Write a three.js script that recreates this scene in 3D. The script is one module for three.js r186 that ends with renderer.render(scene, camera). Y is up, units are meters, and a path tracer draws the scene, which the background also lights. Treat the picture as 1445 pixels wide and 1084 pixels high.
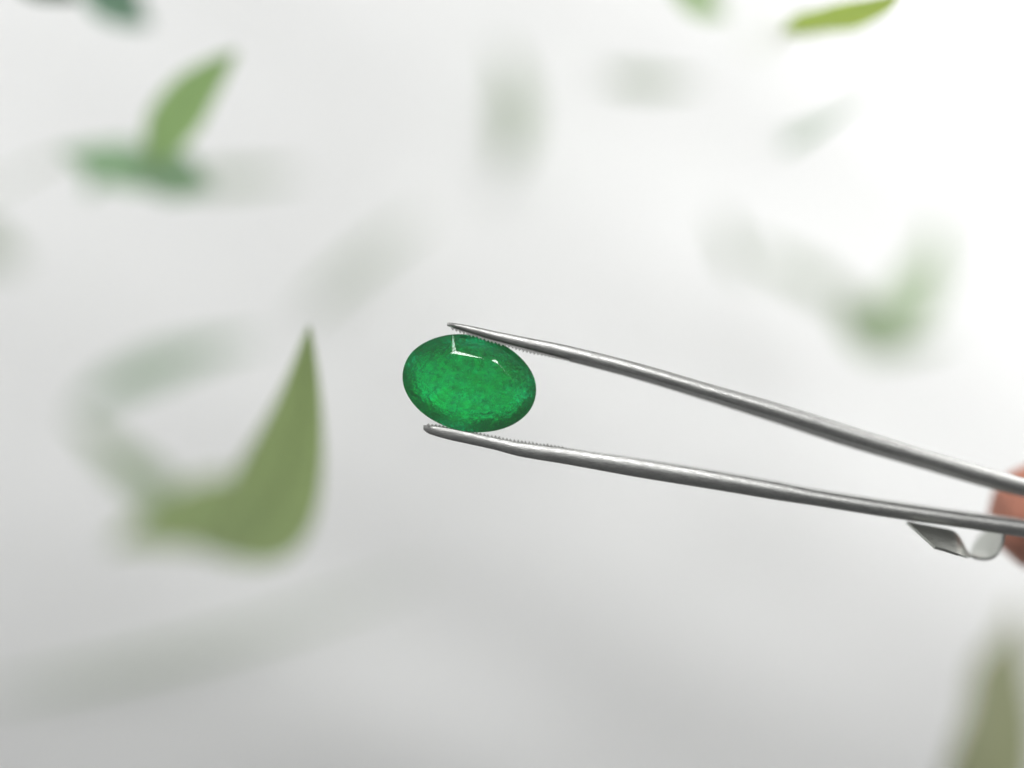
import * as THREE from 'three';
import { mergeGeometries, toCreasedNormals, mergeVertices } from 'three/addons/utils/BufferGeometryUtils.js';
import { RoundedBoxGeometry } from 'three/addons/geometries/RoundedBoxGeometry.js';
import { MarchingCubes } from 'three/addons/objects/MarchingCubes.js';
import { ImprovedNoise } from 'three/addons/math/ImprovedNoise.js';
import { RectAreaLightUniformsLib } from 'three/addons/lights/RectAreaLightUniformsLib.js';

// ------------------------------------------------------------ camera, light, exposure
const V = (x, y, z) => new THREE.Vector3(x, y, z);
const EYE = 0.30, DIST = 0.1117, FOV = 40;                 // metres; the gem stands in the plane z = 0
const scene = new THREE.Scene();
const camera = new THREE.PerspectiveCamera(FOV, 1445 / 1084, 0.008, 12);
camera.position.set(0, EYE, DIST);
camera.lookAt(0, EYE, 0);
camera.focus = DIST - 0.0012;
camera.userData.fStop = 36.06 / 9.5;                        // a wide opening
scene.add(camera);

const renderer = new THREE.WebGLRenderer({ antialias: true });
renderer.toneMapping = THREE.LinearToneMapping;
renderer.toneMappingExposure = 1.13;
renderer.shadowMap.enabled = true;
scene.background = new THREE.Color().setRGB(0.08, 0.082, 0.084);     // the dim rest of the room

scene.fog = new THREE.FogExp2(0xf6f8f7, 0.24);                           // the thin white veil in which the far leaves fade
RectAreaLightUniformsLib.init();
function softbox(label, [x, y, z], target, w, h, power, color) {
  const o = new THREE.Group(); o.name = numbered('unseen_softbox');
  o.userData = { label, category: 'lamp' };
  o.position.set(x, y, z); o.lookAt(V(...target)); scene.add(o);      // +z of the group looks at the target
  const black = new THREE.MeshStandardMaterial({ color: 0x1a1a1b, roughness: 0.7 });
  const hood = new THREE.CylinderGeometry(Math.SQRT1_2, 0.22, 1, 4, 1, true);
  hood.rotateY(Math.PI / 4); hood.rotateX(Math.PI / 2); hood.scale(w * 1.02, h * 1.02, 0.12); hood.translate(0, 0, -0.061);
  black.side = THREE.DoubleSide;
  const m1 = new THREE.Mesh(hood, black); m1.name = 'hood'; o.add(m1);
  const m2 = new THREE.Mesh(new RoundedBoxGeometry(w, h, 0.006, 2, 0.002), new THREE.MeshStandardMaterial({ color: 0xffffff, roughness: 0.9, emissive: color, emissiveIntensity: 0.9 }));
  m2.name = 'lamp_diffuser'; o.add(m2);
  const l = new THREE.RectAreaLight(color, power, w, h); l.position.set(0, 0, 0.008); l.lookAt(V(0, 0, 1)); l.rotation.set(0, Math.PI, 0); o.add(l);
  return o;
}
const names = {};
function numbered(n) { const k = names[n] = (names[n] ?? -1) + 1; return k ? `${n}_${String(k).padStart(3, '0')}` : n; }

const WHITE = new THREE.Color(1, 0.997, 0.99);
softbox('white softbox lamp high on the right, turned to the pale backdrop', [0.95, 0.78, -0.22], [0.20, 0.42, -0.5], 0.36, 0.36, 38, WHITE);
softbox('white softbox lamp above and in front of the gem', [0.18, 0.86, 0.68], [0, 0.28, -0.1], 0.42, 0.34, 17, WHITE);
softbox('largest white softbox, unseen fill light added far to the left', [-0.92, 0.66, -0.15], [-0.05, 0.55, -0.5], 0.50, 0.50, 5.5, WHITE);  // added fill out of view, brightens the backdrop and leaves from the left
softbox('smallest white softbox, unseen light added above the tweezers for a glint on the gem', [-0.02, 1.16, 0.31], [0, 0.3, 0], 0.14, 0.12, 11, WHITE);  // added overhead source, placed so the crown edges catch a white glint

// ------------------------------------------------------------ helpers
let seed = 7;
const rnd = () => (seed = (seed * 16807) % 2147483647) / 2147483647;
const noise = new ImprovedNoise();
const K = 2 * Math.tan(FOV * Math.PI / 360) / 1084;
const at = (px, py, z = 0) => V((px - 722.5) * K * (DIST - z), EYE + (542 - py) * K * (DIST - z), z);
const mm = 0.001;
function thing(name, label, category, p, group) {
  const o = new THREE.Group(); o.name = numbered(name); o.position.copy(p);
  o.userData = { label, category }; if (group) o.userData.group = group;
  scene.add(o); return o;
}
function part(parent, name, geo, mat, world = true) {
  if (world) { parent.updateMatrixWorld(true); geo.applyMatrix4(parent.matrixWorld.clone().invert()); }
  const m = new THREE.Mesh(geo, mat); m.name = name; m.castShadow = m.receiveShadow = true; parent.add(m); return m;
}
function dataTexture(w, h, fn, srgb = false) {
  const d = new Uint8Array(w * h * 4);
  for (let j = 0; j < h; j++) for (let i = 0; i < w; i++) { const c = fn(i, j); for (let k = 0; k < 3; k++) d[(j * w + i) * 4 + k] = Math.max(0, Math.min(255, c[k] * 255)); d[(j * w + i) * 4 + 3] = 255; }
  const t = new THREE.DataTexture(d, w, h); t.wrapS = t.wrapT = THREE.RepeatWrapping; t.magFilter = THREE.LinearFilter; t.minFilter = THREE.LinearMipmapLinearFilter; t.generateMipmaps = true;
  if (srgb) t.colorSpace = THREE.SRGBColorSpace; t.needsUpdate = true; return t;
}
// noise that repeats after n cells
function tileNoise(x, y, n, m, z) {
  const fx = x / n, fy = y / m, a = (u, v) => noise.noise(u, v, z);
  return (a(x, y) * (1 - fx) * (1 - fy) + a(x - n, y) * fx * (1 - fy) + a(x, y - m) * (1 - fx) * fy + a(x - n, y - m) * fx * fy);
}
// a solid skin round rings of points: rings[i][j]
function skin(rings, uvScale = 1, caps = true) {
  const n = rings[0].length, pos = [], uv = [], idx = []; let along = 0;
  rings.forEach((r, i) => {
    if (i) along += r[0].distanceTo(rings[i - 1][0]);
    let round = 0;
    for (let j = 0; j <= n; j++) { const p = r[j % n]; if (j) round += p.distanceTo(r[j - 1]); pos.push(p.x, p.y, p.z); uv.push(along * uvScale, round * uvScale); }
  });
  for (let i = 0; i + 1 < rings.length; i++) for (let j = 0; j < n; j++) { const a = i * (n + 1) + j, b = a + n + 1; idx.push(a, a + 1, b, a + 1, b + 1, b); }
  if (caps) for (const [i, flip] of [[0, 0], [rings.length - 1, 1]]) {
    const c = rings[i].reduce((s, p) => s.add(p), V(0, 0, 0)).divideScalar(n), at0 = pos.length / 3; pos.push(c.x, c.y, c.z); uv.push(0, 0);
    for (let j = 0; j < n; j++) { pos.push(rings[i][j].x, rings[i][j].y, rings[i][j].z); uv.push(0, 0); }
    for (let j = 0; j < n; j++) { const a = at0 + 1 + j, b = at0 + 1 + (j + 1) % n; flip ? idx.push(at0, a, b) : idx.push(at0, b, a); }
  }
  const g = new THREE.BufferGeometry(); g.setAttribute('position', new THREE.Float32BufferAttribute(pos, 3)); g.setAttribute('uv', new THREE.Float32BufferAttribute(uv, 2)); g.setIndex(idx); return g;
}
function outward(g) {                                       // turn the faces outwards if they look in
  const p = g.attributes.position, ix = g.index.array; let vol = 0; const a = V(), b = V(), c = V();
  for (let i = 0; i < ix.length; i += 3) { a.fromBufferAttribute(p, ix[i]); b.fromBufferAttribute(p, ix[i + 1]); c.fromBufferAttribute(p, ix[i + 2]); vol += a.dot(b.cross(c)); }
  if (vol < 0) for (let i = 0; i < ix.length; i += 3) { const t = ix[i]; ix[i] = ix[i + 1]; ix[i + 1] = t; }
  return g;
}
const creased = (g, a) => toCreasedNormals(outward(g).scale(1000, 1000, 1000), a).scale(mm, mm, mm);   // it joins what lies within a hundredth of a unit
function smooth(g) { outward(g); g.computeVertexNormals(); return g; }
function interp(table, x, k) {                              // smooth curve through a table of stations
  let i = 0; while (i < table.length - 2 && x > table[i + 1][0]) i++;
  const p = (j) => table[Math.max(0, Math.min(table.length - 1, j))];
  const a = p(i - 1), b = p(i), c = p(i + 1), d = p(i + 2), h = c[0] - b[0], t = (x - b[0]) / h;
  const m0 = (c[k] - a[k]) / (c[0] - a[0] || 1) * h, m1 = (d[k] - b[k]) / (d[0] - b[0] || 1) * h, t2 = t * t, t3 = t2 * t;
  return (2 * t3 - 3 * t2 + 1) * b[k] + (t3 - 2 * t2 + t) * m0 + (3 * t2 - 2 * t3) * c[k] + (t3 - t2) * m1;
}

// ------------------------------------------------------------ the pale backdrop: a hanging cloth that hangs down past the frame
const weave = dataTexture(256, 256, (i, j) => { const a = 0.5 + 0.25 * Math.sin(i * Math.PI / 4) * Math.sin(j * Math.PI / 4) + 0.25 * tileNoise(i / 8, j / 8, 32, 32, 3.3); return [a, a, a]; });
{
  const W = 2.2, nx = 200, path = [];                       // the profile in (y, z)
  for (let k = 0; k <= 110; k++) { const y = 1.05 - k / 110 * 1.6, t = Math.max(0, Math.min(1, (0.27 - y) / 0.34)); path.push([y, -0.52 - 0.02 * t * t]); }
  const pos = [], uv = [], idx = []; let s = 0;
  path.forEach(([y, z], j) => {
    if (j) s += Math.hypot(y - path[j - 1][0], z - path[j - 1][1]);
    const hang = 1;
    for (let i = 0; i <= nx; i++) {
      const x = (i / nx - 0.5) * W;
      const fold = 0.009 * noise.noise(x * 3.1 + 4.2, y * 6.5 + 1.7, 0.3) + 0.004 * noise.noise((x * 0.6 + y) * 9 + 2.1, (y - x) * 3.1, 5.1);
      pos.push(x, y, z + fold * hang); uv.push(x / 0.02, s / 0.02);
    }
  });
  for (let j = 0; j + 1 < path.length; j++) for (let i = 0; i < nx; i++) { const a = j * (nx + 1) + i, b = a + nx + 1; idx.push(a, b, a + 1, a + 1, b, b + 1); }
  const g = new THREE.BufferGeometry(); g.setAttribute('position', new THREE.Float32BufferAttribute(pos, 3)); g.setAttribute('uv', new THREE.Float32BufferAttribute(uv, 2)); g.setIndex(idx); g.computeVertexNormals();
  const m = new THREE.Mesh(g, new THREE.MeshStandardMaterial({ color: new THREE.Color().setRGB(0.80, 0.805, 0.80), roughness: 0.95, bumpMap: weave, bumpScale: 0.0002, side: THREE.DoubleSide }));
  m.name = 'backdrop'; m.userData = { kind: 'structure', label: 'plain white cloth backdrop hanging behind the leaves in soft folds' }; m.receiveShadow = m.castShadow = true; scene.add(m);
}

// ------------------------------------------------------------ leaves
const leafTex = dataTexture(256, 256, (i, j) => { const u = i / 256, v = j / 256, side = Math.abs(v - 0.5) * 2; const vein = Math.pow(Math.abs(Math.sin((u * 16 - side * 2.2) * Math.PI)), 14); const g = 0.86 + 0.1 * tileNoise(i / 16, j / 16, 16, 16, 1.1) + 0.08 * tileNoise(i / 5.12, j / 5.12, 50, 50, 7.7) + 0.08 * vein; return [g, g, g * 0.96]; }, true);
const leafMats = new Map();
function leafMat(rgb, through) {
  const k = rgb.join() + through;
  if (!leafMats.has(k)) { const m = new THREE.MeshPhysicalMaterial({ color: new THREE.Color().setRGB(...rgb), map: leafTex, bumpMap: leafTex, bumpScale: 0.0002, roughness: 0.9, transmission: through, thickness: 0, specularIntensity: 0.35, side: THREE.DoubleSide }); leafMats.set(k, m); }
  return leafMats.get(k);
}
// a blade from base to tip: width in metres, normal towards which its upper side looks, bow sideways and bend out of its plane (in lengths)
function blade(B, T, w, { up = V(0, 0, 1), bow = 0, bend = 0, fold = 0.12, fat = 0.42, wave = 0.03 } = {}) {
  const dir = T.clone().sub(B), L = dir.length(); dir.normalize();
  const side = dir.clone().cross(up).normalize(), n = side.clone().cross(dir).normalize();
  const line = (u) => B.clone().addScaledVector(dir, L * u).addScaledVector(side, bow * L * 4 * u * (1 - u)).addScaledVector(n, bend * L * 4 * u * (1 - u));
  const nu = 40, nv = 6, p = Math.log(0.5) / Math.log(fat), rows = [];
  for (let i = 0; i <= nu; i++) {
    const u = i / nu, t = line(Math.min(1, u + 0.01)).sub(line(Math.max(0, u - 0.01))).normalize(), s = t.clone().cross(n).normalize(), nn = s.clone().cross(t).normalize();
    const f = Math.pow(Math.sin(Math.PI * Math.pow(u, p)), 0.85) * (1 - 0.25 * u * u) * w / 2 + 0.15 * mm;
    const row = []; for (let j = -nv; j <= nv; j++) { const v = j / nv; row.push(line(u).addScaledVector(s, v * f).addScaledVector(nn, fold * Math.abs(v) * f + wave * w * Math.sin(u * 17 + j * 0.4) * v * v * (1 - u))); }
    rows.push(row);
  }
  const pos = [], uv = [], idx = [], m = 2 * nv + 1;
  rows.forEach((row, i) => row.forEach((q, j) => { pos.push(q.x, q.y, q.z); uv.push(i / nu, j / (m - 1)); }));
  for (let i = 0; i < nu; i++) for (let j = 0; j + 1 < m; j++) { const k = i * m + j; idx.push(k, k + 1, k + m, k + 1, k + m + 1, k + m); }
  const g = new THREE.BufferGeometry(); g.setAttribute('position', new THREE.Float32BufferAttribute(pos, 3)); g.setAttribute('uv', new THREE.Float32BufferAttribute(uv, 2)); g.setIndex(idx); g.computeVertexNormals();
  return { geo: g, line, n };
}
function tube(points, r0, r1, seg = 24) {
  const c = new THREE.CatmullRomCurve3(points), g = new THREE.TubeGeometry(c, seg, 1, 7, false), fr = c.computeFrenetFrames(seg, false), rings = [];
  for (let i = 0; i <= seg; i++) { const p = c.getPointAt(i / seg), r = r0 + (r1 - r0) * i / seg, ring = []; for (let j = 0; j < 7; j++) { const a = j / 7 * Math.PI * 2; ring.push(p.clone().addScaledVector(fr.normals[i], Math.cos(a) * r).addScaledVector(fr.binormals[i], Math.sin(a) * r)); } rings.push(ring); }
  return smooth(skin(rings));
}
// leaves: [base px, py, z, tip px, py, z, width px, colour, options]; stem: list of [px, py, z]
function plant(name, label, category, leaves, stems, through = 0.35, group) {
  const first = stems.length ? stems[0][stems[0].length - 1] : leaves[0];
  const o = thing(name, label, category, at(first[0], first[1], first[2]), group);
  for (const st of stems) part(o, 'stem', tube(st.map((p) => at(...p)), 0.5 * mm, 0.6 * mm), leafMat(leaves[0][7].map((c) => 0.25 + 0.6 * c), 0));
  for (const [bx, by, bz, tx, ty, tz, w, rgb, opt = {}] of leaves) {
    const b = blade(at(bx, by, bz), at(tx, ty, tz), w * K * (DIST - (bz + tz) / 2), opt);
    const m = part(o, 'leaf', b.geo, leafMat(rgb, through));
    const mid = []; for (let i = 0; i <= 10; i++) mid.push(b.line(0.01 + 0.95 * i / 10).addScaledVector(b.n, 0.12 * mm));
    part(m, 'midrib', tube(mid, 0.28 * mm, 0.08 * mm, 20), leafMat(rgb.map((c) => Math.min(0.8, c * 1.25 + 0.02)), through));
  }
  return o;
}
const FRESH = [0.27, 0.37, 0.14], LIME = [0.52, 0.70, 0.13], TEAL = [0.28, 0.46, 0.28], SAGE = [0.30, 0.42, 0.24], DARK = [0.12, 0.18, 0.13], MOSS = [0.15, 0.17, 0.055], BRIGHT = [0.36, 0.57, 0.22];

plant('leafy_sprig', 'sprig with one broad pointed olive green leaf standing up left of the gem', 'leaves', [
  [280, 774, -0.130, 437, 460, -0.018, 146, FRESH, { bow: 0.065, up: V(0.1, 0.1, 1), fat: 0.49, fold: 0.03, wave: 0.01 }],
  [405, 738, -0.13, 152, 772, -0.18, 104, FRESH, { bow: 0.07, up: V(0, 0.3, 1), fold: 0.05 }],
  [275, 735, -0.25, 95, 585, -0.22, 48, SAGE, { up: V(0.2, 0.2, 1) }],
  [110, 575, -0.27, 370, 480, -0.25, 42, TEAL, { bow: -0.05 }],
], [[[340, 740, -0.12], [300, 765, -0.22], [240, 740, -0.32], [170, 700, -0.50]], [[112, 570, -0.28], [118, 600, -0.36], [170, 690, -0.49]]], 0.55);

plant('leafy_sprig', 'small sprig of green leaves on a thin stem in the upper left', 'leaves', [
  [206, 226, -0.065, 335, 72, -0.05, 78, BRIGHT, { bow: -0.03, fold: 0.05 }],
  [245, 238, -0.10, 82, 212, -0.085, 68, TEAL, { bow: -0.04, fold: 0.05 }],
  [195, 215, -0.09, 305, 266, -0.09, 76, TEAL, { bow: 0.06, fold: 0.05 }],
  [150, 225, -0.11, 126, 278, -0.10, 36, TEAL, {}],
  [250, 258, -0.25, 430, 246, -0.26, 20, SAGE, {}],
], [[[225, 232, -0.09], [150, 218, -0.10], [80, 225, -0.13], [0, 262, -0.18], [-130, 330, -0.30], [-200, 360, -0.49]]], 0.4);

plant('single_leaf', 'lime green pointed leaf at the top edge on the right', 'leaf', [[1108, 46, -0.040, 1268, -6, -0.013, 78, LIME, { bow: -0.03, fold: 0.05, up: V(0.3, 0.1, 1) }]], [[[1109, 46, -0.040], [1080, 58, -0.16], [1060, 60, -0.30], [1080, 20, -0.50]]], 0.5);
plant('single_leaf', 'slim pale blue green leaf below the lime green one on the right', 'leaf', [[1112, 195, -0.12, 1232, 130, -0.05, 48, TEAL, { bow: -0.04, fold: 0.05, up: V(0, -0.2, 1) }]], [[[1113, 194, -0.12], [1090, 205, -0.3], [1080, 200, -0.5]]], 0.15);
plant('single_leaf', 'small bright green leaf cut by the top edge, right of the middle', 'leaf', [[945, -30, -0.07, 1028, 22, -0.08, 44, BRIGHT, { bow: 0.04 }]], [[[946, -30, -0.07], [930, -50, -0.2], [940, -30, -0.5]]], 0.5);
plant('single_leaf', 'grey blurred leaf lying level near the top, right of the middle', 'leaf', [[855, 108, -0.20, 992, 118, -0.18, 34, SAGE, { bow: 0.05, up: V(0, 0.5, 1) }]], [[[856, 108, -0.20], [840, 105, -0.4], [850, 110, -0.5]]], 0.5);
plant('single_leaf', 'large faint grey leaf standing upright above the gem', 'leaf', [[715, 235, -0.48, 706, 60, -0.48, 42, SAGE, { bow: 0.09, up: V(0, 0.6, 1) }]], [[[715, 234, -0.48], [700, 260, -0.50], [690, 280, -0.515]]], 0.5);
plant('single_leaf', 'dark leaf cut off at the top left corner', 'leaf', [[20, -30, -0.05, 112, 2, -0.04, 40, DARK, {}]], [[[21, -30, -0.05], [0, -60, -0.2], [20, -40, -0.5]]]);
plant('single_leaf', 'dark blue green leaf beside the corner at the top left', 'leaf', [[120, -45, -0.07, 212, 36, -0.08, 70, [0.18, 0.34, 0.24], { bow: 0.05 }]], [[[121, -45, -0.07], [100, -80, -0.2], [120, -50, -0.5]]]);
plant('leafy_sprig', 'faded sprig of pale green leaves on the right above the tweezers', 'leaves', [
  [1205, 470, -0.22, 1325, 295, -0.32, 66, SAGE, { bow: 0.08 }],
  [1180, 410, -0.20, 1290, 490, -0.24, 62, SAGE, { bow: 0.08 }],
  [1220, 480, -0.26, 1345, 472, -0.28, 24, SAGE, { bow: 0.06 }],
  [1210, 440, -0.42, 1050, 348, -0.44, 28, SAGE, { bow: 0.04 }],
  [1048, 385, -0.33, 1014, 300, -0.31, 24, SAGE, {}],
], [[[1205, 468, -0.22], [1190, 430, -0.28], [1130, 400, -0.38], [1070, 380, -0.5]], [[1047, 384, -0.33], [1055, 385, -0.42], [1068, 380, -0.49]]], 0.5);
plant('single_leaf', 'faint long leaf slanting upward between the green leaf and the gem', 'leaf', [[430, 442, -0.49, 610, 300, -0.49, 22, SAGE, { bow: -0.03, up: V(0, 0.6, 1) }]], [[[431, 441, -0.49], [410, 470, -0.505], [400, 480, -0.515]]], 0.5);
plant('single_leaf', 'grey blurred leaf cut by the left edge above the green sprig', 'leaf', [[-60, 320, -0.34, 30, 375, -0.34, 46, SAGE, {}]], [[[-59, 320, -0.34], [-90, 310, -0.42], [-100, 310, -0.5]]], 0.5);
plant('single_leaf', 'tall olive brown leaf rising at the lower right corner', 'leaf', [[1335, 1180, -0.12, 1440, 845, -0.24, 225, MOSS, { bow: 0.06 }]], [[[1336, 1178, -0.12], [1330, 1230, -0.2], [1330, 1200, -0.44]]], 0.4);
plant('single_leaf', 'long dim leaf low on the left beneath the green sprig', 'leaf', [[-40, 985, -0.505, 620, 800, -0.508, 15, SAGE, { bow: 0.03, fold: 0.05, up: V(0, 0.4, 1) }]], [[[-39, 985, -0.505], [-60, 988, -0.515], [-80, 990, -0.525]]], 0.5);

// ------------------------------------------------------------ the emerald: a convex body of cut planes
{
  const A = 7.13 * mm, B = 5.08 * mm, Ta = 4.75 * mm, Tb = 2.75 * mm, TOP = 1.75 * mm, G = 0.22 * mm;
  const planes = [];                                        // [normal, distance, kind]
  const add = (n, d, kind) => { planes.push([n, d, kind]); return planes[planes.length - 1]; };
  const tableP = add(V(0, 0, 1), TOP, 'table');
  const mains = [];
  for (let k = 0; k < 8; k++) {
    const t = (k + 2) * Math.PI / 4, P = V(A * Math.cos(t), B * Math.sin(t), G), Q = V(Ta * Math.cos(t), Tb * Math.sin(t), TOP), tan = V(-A * Math.sin(t), B * Math.cos(t), 0);
    const n = tan.cross(Q.clone().sub(P)).normalize(); if (n.z < 0) n.negate(); mains.push(add(n, n.dot(P), 'crown_facet'));
  }
  const chamfer = (p, q, c, kind, middle) => {
    const [n1, d1] = p, [n2, d2] = q, n = n1.clone().add(n2).normalize(), k = n1.dot(n2), s = 1 / (1 - k * k);
    const pt = n1.clone().multiplyScalar((d1 - d2 * k) * s).addScaledVector(n2, (d2 - d1 * k) * s);
    const along = n1.clone().cross(n2).normalize(), mid = pt.clone().addScaledVector(along, middle.clone().sub(pt).dot(along));
    n.addScaledVector(along, (rnd() - 0.5) * 0.035).normalize(); add(n, n.dot(mid) - c, kind);
  };
  mains.forEach((m, k) => {
    const t = (k + 2) * Math.PI / 4, h = t + Math.PI / 8;
    chamfer(m, tableP, 0.016 * mm, 'edge_facet', V(Ta * Math.cos(t), Tb * Math.sin(t), TOP));
    chamfer(m, mains[(k + 1) % 8], 0.021 * mm, 'edge_facet', V((A + Ta) / 2 * Math.cos(h), (B + Tb) / 2 * Math.sin(h), 0.6 * TOP));
  });
  const corner = (p, q, t, c) => {                          // a small worn corner where three facets meet
    const m = new THREE.Matrix3().set(...p[0].toArray(), ...q[0].toArray(), ...t[0].toArray()).invert(), pt = V(p[1], q[1], t[1]).applyMatrix3(m), n = p[0].clone().add(q[0]).addScaledVector(t[0], 1.6).normalize();
    add(n, n.dot(pt) - c, 'edge_facet');
  };
  mains.forEach((m, k) => corner(m, mains[(k + 1) % 8], tableP, (0.038 + 0.02 * rnd()) * mm));
  const NG = 128;
  for (let k = 0; k < NG; k++) { const t = k / NG * Math.PI * 2, n = V(Math.cos(t) / A, Math.sin(t) / B, 0); const l = n.length(); n.divideScalar(l); add(n, 1 / l, 'girdle'); }
  const DEEP = 4.0 * mm;
  for (const lat of [14, 28, 42, 56, 72]) for (let k = 0; k < 40; k++) {      // a rounded back
    const t = (k + lat / 28) / 40 * Math.PI * 2, la = lat * Math.PI / 180, p = V(A * Math.cos(t) * Math.cos(la), B * Math.sin(t) * Math.cos(la), -DEEP * Math.sin(la));
    const n = V(p.x / A / A, p.y / B / B, p.z / DEEP / DEEP).normalize(); p.z -= 0.1 * mm; add(n, n.dot(p), 'pavilion');
  }
  add(V(0, 0, -1), DEEP + 0.1 * mm, 'pavilion');
  const faces = {};
  planes.forEach(([n, d, kind], pi) => {
    const e1 = Math.abs(n.z) > 0.9 ? V(1, 0, 0) : V(0, 0, 1), u = e1.cross(n).normalize(), v = n.clone().cross(u);
    let poly = [[1, 1], [-1, 1], [-1, -1], [1, -1]].map(([a, b]) => n.clone().multiplyScalar(d).addScaledVector(u, a * 0.05).addScaledVector(v, b * 0.05));
    planes.forEach(([m, e], qi) => {
      if (qi === pi || poly.length < 3) return;
      const out = [];
      poly.forEach((p, i) => { const q = poly[(i + 1) % poly.length], sp = m.dot(p) - e, sq = m.dot(q) - e; if (sp <= 0) out.push(p); if (sp * sq < 0) out.push(p.clone().lerp(q, sp / (sp - sq))); });
      poly = out;
    });
    if (poly.length < 3) return;
    const f = kind === 'crown_facet' || kind === 'table' ? kind + pi : kind;
    (faces[f] ??= { kind, pos: [], nor: [], uv: [] });
    const push = (p) => {
      faces[f].pos.push(p.x, p.y, p.z); const nn = kind === 'girdle' ? V(p.x / A / A, p.y / B / B, 0).normalize() : kind === 'pavilion' ? V(p.x / A / A, p.y / B / B, (p.z + 0.1 * mm) / DEEP / DEEP).normalize() : n; faces[f].nor.push(nn.x, nn.y, nn.z);
      faces[f].uv.push(p.x / (16 * mm) + 0.5, p.y / (16 * mm) + 0.5);
    };
    for (let i = 1; i + 1 < poly.length; i++) { const [a, b, c] = [poly[0], poly[i], poly[i + 1]]; if (b.clone().sub(a).cross(c.clone().sub(a)).dot(n) > 0) { push(a); push(b); push(c); } else { push(a); push(c); push(b); } }
  });
  const N = 512, fbm = (x, y, z) => noise.noise(x, y, z) + 0.6 * noise.noise(x * 2.1, y * 2.1, z + 3) + 0.4 * noise.noise(x * 4.3, y * 4.3, z + 9);
  const cloud = dataTexture(N, N, (i, j) => {
    const x = i / N * 42, y = j / N * 42, a = fbm(x * 0.62, y * 0.62, 2.2), b = fbm(x * 1.5 + a, y * 1.5, 8.1), c = Math.max(0, fbm(x * 0.9, y * 0.9, 14.4) - 0.55);
    const g = 0.72 + 0.24 * a + 0.30 * b + 0.7 * c, blue = 0.24 + 0.08 * a + 0.08 * noise.noise(x * 0.25, y * 0.25, 20) + 0.5 * c;
    return [0.02 + 0.12 * c, g, blue];
  }, true);
  const rough = dataTexture(N, N, (i, j) => { const r = 0.5 + 0.3 * fbm(i / N * 26, j / N * 26, 31); return [r, r, r]; });
  const body = new THREE.MeshPhysicalMaterial({ color: new THREE.Color().setRGB(0.004, 0.44, 0.16), roughness: 0.09, transmission: 1, thickness: 5 * mm, ior: 1.57, bumpMap: rough, bumpScale: 0.000002 });
  const worn = body.clone(); worn.roughness = 0.12; worn.roughnessMap = rough;
  const back = new THREE.MeshPhysicalMaterial({ map: cloud, roughness: 0.26, transmission: 0.88, thickness: 5 * mm, ior: 1.57, bumpMap: rough, bumpScale: 0.00012 });
  const gem = thing('oval_emerald', 'oval faceted green emerald held between the tips of the steel tweezers', 'gemstone', at(662.5, 541, 0));
  gem.rotation.set(-0.06, 0.05, -12 * Math.PI / 180);
  {                                                          // the pale flecks that float inside the stone
    const flake = new THREE.IcosahedronGeometry(1, 0), n = 650, inc = new THREE.InstancedMesh(flake, new THREE.MeshPhysicalMaterial({ color: new THREE.Color().setRGB(0.42, 0.88, 0.45), roughness: 0.9 }), n), mt = new THREE.Matrix4(), qt = new THREE.Quaternion();
    for (let k = 0; k < n; k++) {
      let x, y, z; do { x = rnd() * 2 - 1; y = rnd() * 2 - 1; z = rnd() * 2 - 1; } while (x * x + y * y + z * z > 1);
      const sz = (0.03 + 0.07 * rnd() * rnd()) * mm; qt.setFromEuler(new THREE.Euler(rnd() * 6, rnd() * 6, rnd() * 6));
      inc.setMatrixAt(k, mt.compose(V(x * 0.74 * A, y * 0.70 * B, (z * 1.5 - 0.9) * mm), qt, V(sz * (0.6 + rnd()), sz * (0.6 + rnd()), sz * 0.45)));
    }
    inc.name = 'inclusions'; inc.userData.kind = 'stuff'; gem.add(inc);
  }
  for (const k in faces) {
    const f = faces[k], g = new THREE.BufferGeometry(); g.setAttribute('position', new THREE.Float32BufferAttribute(f.pos, 3)); g.setAttribute('normal', new THREE.Float32BufferAttribute(f.nor, 3)); g.setAttribute('uv', new THREE.Float32BufferAttribute(f.uv, 2));
    part(gem, f.kind === 'table' ? 'table_facet' : f.kind, g, f.kind === 'pavilion' ? back : f.kind === 'crown_facet' ? worn : body, false);
  }
}

// ------------------------------------------------------------ tweezers
const zAt = (px) => -0.005 * Math.max(0, px - 700) / 745;
const upperT = [[631, 455.5, 460], [640, 456, 463], [668, 461, 472.5], [700, 468, 482.5], [750, 478, 496], [800, 488, 509], [900, 513, 535.5], [1000, 542, 566], [1100, 570.5, 598], [1200, 602, 631], [1300, 633.5, 660.5], [1400, 663, 690], [1445, 676, 701], [1560, 710, 731], [1680, 741, 757], [1800, 768, 779]];
const lowerT = [[597.5, 600, 606.5], [604, 600.5, 611.5], [632, 604.5, 620], [664, 611, 627], [700, 618.5, 635], [734, 625, 644], [800, 633.5, 655], [900, 647.5, 673], [1000, 663.5, 689], [1100, 681, 705.5], [1145, 690, 712], [1245, 706, 728], [1345, 720.5, 742], [1445, 734, 757], [1560, 751, 771], [1680, 765, 780], [1800, 779.5, 790]];
const steelBump = dataTexture(512, 512, (i, j) => { const a = 0.5 + 0.35 * tileNoise(i / 64, j / 8, 8, 64, 1.5) + 0.3 * tileNoise(i / 32, j / 4, 16, 128, 4.5); return [a, a, a]; });
const steelRough = dataTexture(512, 512, (i, j) => { const a = 0.62 + 0.25 * tileNoise(i / 40, j / 5, 512 / 40, 512 / 5, 9.5) + 0.2 * tileNoise(i / 6, j / 6, 512 / 6, 512 / 6, 12.5); return [a, a, a]; });
const steelGrain = dataTexture(512, 512, (i, j) => { const a = 0.84 + 0.2 * tileNoise(i / 64, j / 8, 8, 64, 21.5) + 0.26 * tileNoise(i / 16, j / 4, 32, 128, 24.5); return [a, a, a]; });
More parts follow.
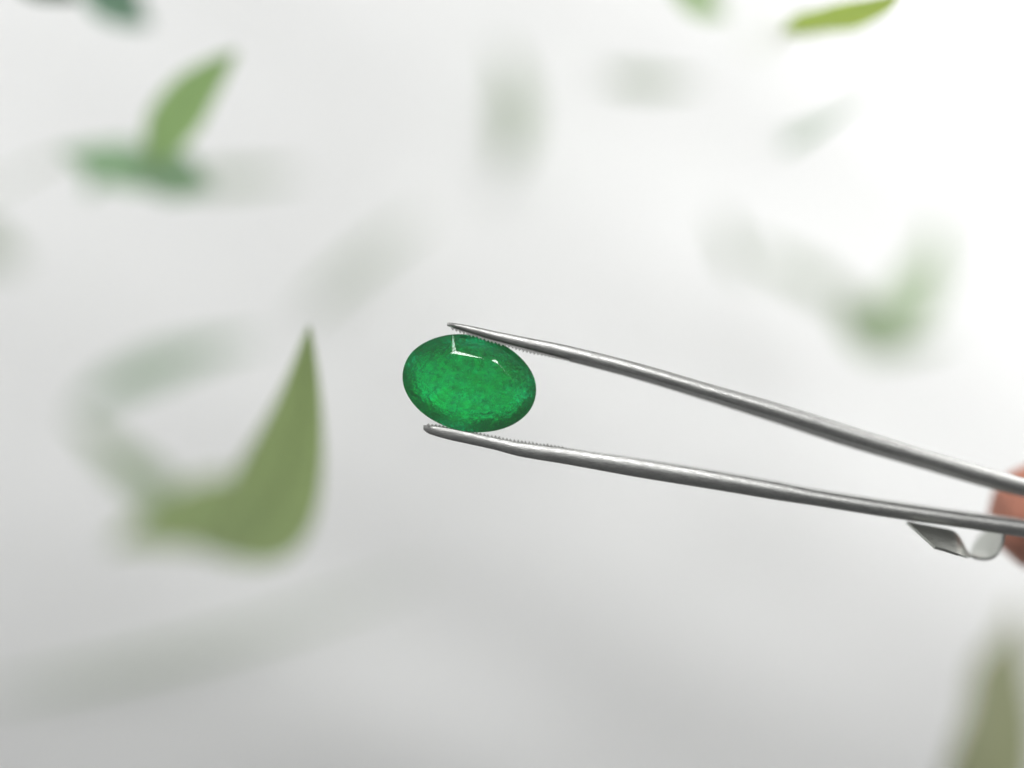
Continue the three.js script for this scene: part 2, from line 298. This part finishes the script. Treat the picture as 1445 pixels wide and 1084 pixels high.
const steel = new THREE.MeshPhysicalMaterial({ color: new THREE.Color().setRGB(0.40, 0.40, 0.39), map: steelGrain, metalness: 1, roughness: 0.8, roughnessMap: steelRough, bumpMap: steelBump, bumpScale: 0.000016 });
{
  const tw = thing('tweezers', 'slim brushed steel gem tweezers reaching in from the right edge', 'tweezers', at(1445, 705, zAt(1445)));
  // across the arm: [part of the height, +0.5 outer side; part of the half depth, 1 towards the camera]
  const bow = (u0, u1, t0, t1, n) => Array.from({ length: n + 1 }, (_, i) => { const t = (t0 + (t1 - t0) * i / n) * Math.PI / 180, s0 = Math.sin(t0 * Math.PI / 180), s1 = Math.sin(t1 * Math.PI / 180); return [u0 + (u1 - u0) * (Math.sin(t) - s0) / (s1 - s0), 1 - 0.55 * (1 - Math.cos(t))]; });
  const rear = [[0.49, 0.1], [0.47, -0.4], [0.3, -0.85], [0, -0.97], [-0.25, -1], [-0.4, -0.95], [-0.5, -0.8]];
  const profs = { 1: [[-0.5, 0.3], [-0.29, 0.82], ...bow(-0.275, 0.5, -38, 64, 16), ...rear], [-1]: [...bow(-0.5, 0.5, -50, 76, 22), ...rear] };
  const wide = [[590, 0.35], [604, 0.5], [640, 0.65], [700, 0.85], [800, 1.15], [900, 1.5], [1000, 1.82], [1100, 2.08], [1200, 2.26], [1300, 2.38], [1500, 2.5], [1800, 2.6]];
  const arm = (table, sgn, name) => {
    const x0 = table[0][0], x1 = 1800, rings = [];
    for (let i = 0; i <= 170; i++) {
      const x = x0 + (x1 - x0) * Math.pow(i / 170, 1.25), t = interp(table, x, 1), b = interp(table, x, 2), z = zAt(x), hw = interp(wide, x, 1) * mm * (0.15 + 0.85 * Math.min(1, (x - x0) / 9));
      rings.push(profs[sgn].map(([u, w]) => { const v = sgn > 0 ? 0.5 - u : 0.5 + u, p = at(x, t + (b - t) * v, z); p.z = z + w * hw; return p; }));
    }
    const m = part(tw, name, creased(skin(rings, 1 / 0.01), 0.5), steel);
    const teeth = [];
    const [tx0, tx1] = sgn > 0 ? [636, 800] : [602, 830];
    for (let x = tx0; x < tx1; x += 5.0 + 0.5 * rnd()) {
      const hw = interp(wide, x, 1) * mm, z = zAt(x), c = (px, dy, k) => { const p = at(px, interp(table, px, sgn > 0 ? 2 : 1) + dy, z); p.z = z + k * hw; return p; };
      const up = sgn > 0 ? -2 : 2, fade = 1 - Math.max(0, (x - tx1 + 60) / 60), d = (sgn > 0 ? 3.4 : -3.2) * fade * (0.8 + 0.4 * rnd());
      const ring = (k) => [c(x, up, k), c(x, d * 0.15, k), c(x + 2.2, d, k), c(x + 2.9, d, k), c(x + 4.9, d * 0.15, k), c(x + 4.9, up, k)];
      teeth.push(creased(skin([ring(-0.72), ring(0.4), ring(0.6)], 1 / 0.01), 0.3));
    }
    const s = part(m, 'serration', mergeGeometries(teeth), steel); s.userData.kind = 'stuff';
    return m;
  };
  arm(upperT, 1, 'arm'); arm(lowerT, -1, 'arm');
  { const p = at(1795, 780, zAt(1795)), g = new RoundedBoxGeometry(9 * mm, 2.6 * mm, 6.4 * mm, 3, 0.8 * mm); g.rotateZ(-0.2); g.translate(p.x, p.y, p.z); part(tw, 'end_joint', g, steel); }
  // the bent sheet under the lower arm
  const N = [[1279, 737, -4], [1296, 740.5, -4], [1320, 745, -4], [1340, 749, -4], [1347, 752, -4], [1353, 759, -4], [1359, 769, -4], [1364, 778, -4], [1371, 785, -4], [1380, 788.5, -4], [1390, 789.5, -4], [1399, 788, -4], [1407, 782.5, -4], [1412.5, 773, -4], [1416, 762, -4], [1418, 748, -4]];
  const F = [[1319, 773, 3], [1330, 776, 3], [1343, 780, 2.5], [1352, 783, 2], [1357, 784.5, 1], [1360, 785.5, 0], [1363, 786.5, -1], [1366, 787, -2], [1370, 785, -5], [1373, 772, -9], [1382, 758, -12], [1392, 750, -13], [1401, 746, -13], [1408, 743, -13], [1412, 740, -13], [1415, 735, -13]];
  const grid = (tab, n) => { const c = new THREE.CatmullRomCurve3(tab.map(([x, y, z]) => at(x, y, z * mm))); return Array.from({ length: n + 1 }, (_, i) => c.getPoint(i / n)); };
  const n = 70, a = grid(N, n), b = grid(F, n), rings = [];
  for (let i = 0; i <= n; i++) {
    const i0 = Math.max(0, i - 1), i1 = Math.min(n, i + 1), tan = a[i1].clone().sub(a[i0]), tan2 = b[i1].clone().sub(b[i0]), r0 = [], r1 = [];
    for (let j = 0; j <= 8; j++) { const k = j / 8, p = a[i].clone().lerp(b[i], k), t = tan.clone().lerp(tan2, k), nn = t.cross(b[i].clone().sub(a[i])).normalize().multiplyScalar(0.14 * mm); r0.push(p.clone().add(nn)); r1.push(p.clone().sub(nn)); }
    rings.push([...r0, ...r1.reverse()]);
  }
  part(tw, 'locking_clip', creased(skin(rings, 1 / 0.01), 0.6), new THREE.MeshPhysicalMaterial({ color: new THREE.Color().setRGB(0.42, 0.43, 0.40), metalness: 1, roughness: 0.6, roughnessMap: steelRough, bumpMap: steelBump, bumpScale: 0.00001 }));
}

// ------------------------------------------------------------ the hand that holds the tweezers
{
  // bones in metres round the fingertip behind the arms: [from, to, radius, radius]
  const tip = at(1482, 730, -0.0175), o = (x, y, z) => tip.clone().add(V(x, y, z).multiplyScalar(mm));
  const chains = [
    [[0, 0, 0, 7.0], [22, 3.5, -2, 7.8], [46, 2, -10, 8.8], [82, -18, -8, 10.5]],                 // index, behind the arms
    [[30, -10, -4, 6.9], [48, -12, -6, 7.9], [68, -14, -14, 8.8], [92, -32, -6, 10.5]],           // middle
    [[52, -24, 2, 6.6], [64, -27, -8, 7.4], [82, -30, -14, 8.3], [98, -46, -4, 10]],              // ring
    [[68, -38, 4, 5.8], [78, -41, -6, 6.4], [92, -44, -10, 7.2], [104, -58, 0, 9]],               // little
    [[42, 4, 24, 8.0], [62, 6, 28, 9.0], [92, -8, 30, 10.5], [122, -38, 18, 13]],                 // thumb, on the camera's side
    [[82, -18, -8, 11], [128, -50, 6, 15], [160, -78, 8, 19]], [[92, -32, -6, 11], [132, -58, 6, 15], [160, -78, 8, 19]],
    [[98, -46, -4, 11], [134, -66, 6, 15], [160, -78, 8, 19]], [[104, -58, 0, 10], [138, -74, 6, 14], [160, -78, 8, 19]],
    [[122, -38, 18, 13], [150, -68, 12, 17]], [[110, -34, 4, 10], [140, -60, 8, 13]],
    [[160, -78, 8, 20], [190, -104, 6, 21], [250, -150, 4, 27], [300, -190, 2, 31]],              // wrist and forearm
  ];
  const bones = [];
  for (const c of chains) for (let i = 0; i + 1 < c.length; i++) bones.push([o(...c[i].slice(0, 3)), o(...c[i + 1].slice(0, 3)), c[i][3] * mm, c[i + 1][3] * mm]);
  const field = (p) => {
    let s = 0; const kk = 900;
    for (const [a, b, r0, r1] of bones) {
      const dx = b.x - a.x, dy = b.y - a.y, dz = b.z - a.z, t = Math.max(0, Math.min(1, ((p.x - a.x) * dx + (p.y - a.y) * dy + (p.z - a.z) * dz) / (dx * dx + dy * dy + dz * dz)));
      const d = Math.hypot(p.x - a.x - t * dx, p.y - a.y - t * dy, p.z - a.z - t * dz) - (r0 + (r1 - r0) * t);
      s += Math.exp(-kk * Math.min(d, 0.3));
    }
    return -Math.log(Math.max(s, 1e-30)) / kk;
  };
  const res = 150, mc = new MarchingCubes(res, new THREE.MeshBasicMaterial(), false, false, 400000), half = 0.172, ctr = o(150, -82, 0);
  mc.isolation = 0; const q = V(0, 0, 0);
  for (let z = 0; z < res; z++) for (let y = 0; y < res; y++) for (let x = 0; x < res; x++) {
    q.set(ctr.x + (x - res / 2) / (res / 2) * half, ctr.y + (y - res / 2) / (res / 2) * half, ctr.z + (z - res / 2) / (res / 2) * half);
    mc.field[z * res * res + y * res + x] = Math.abs(q.z - ctr.z) > 0.075 ? -0.05 : -field(q);
  }
  mc.update();
  let g = new THREE.BufferGeometry();
  g.setAttribute('position', new THREE.BufferAttribute(mc.positionArray.slice(0, mc.count * 3), 3));
  g.scale(half, half, half); g.translate(ctr.x, ctr.y, ctr.z);
  g = mergeVertices(g, 1e-6); smooth(g);
  const P = g.attributes.position, uv = new Float32Array(P.count * 2); for (let i = 0; i < P.count; i++) { uv[2 * i] = P.getX(i) / 0.03; uv[2 * i + 1] = (P.getY(i) + P.getZ(i) * 0.7) / 0.03; } g.setAttribute('uv', new THREE.BufferAttribute(uv, 2));
  const skinTex = dataTexture(256, 256, (i, j) => { const a = 0.9 + 0.12 * tileNoise(i / 18, j / 18, 256 / 18, 256 / 18, 2) + 0.08 * tileNoise(i / 4, j / 4, 64, 64, 6); return [a, a * 0.98, a * 0.96]; }, true);
  const mat = new THREE.MeshPhysicalMaterial({ color: new THREE.Color().setRGB(0.52, 0.205, 0.135), map: skinTex, bumpMap: skinTex, bumpScale: 0.00025, roughness: 0.55, specularIntensity: 0.6 });
  const hand = thing('person', 'hand at the right edge holding the tweezers, fingertip behind both arms', 'person', o(160, -78, 8));
  part(hand, 'hand', g, mat);
}

renderer.render(scene, camera);
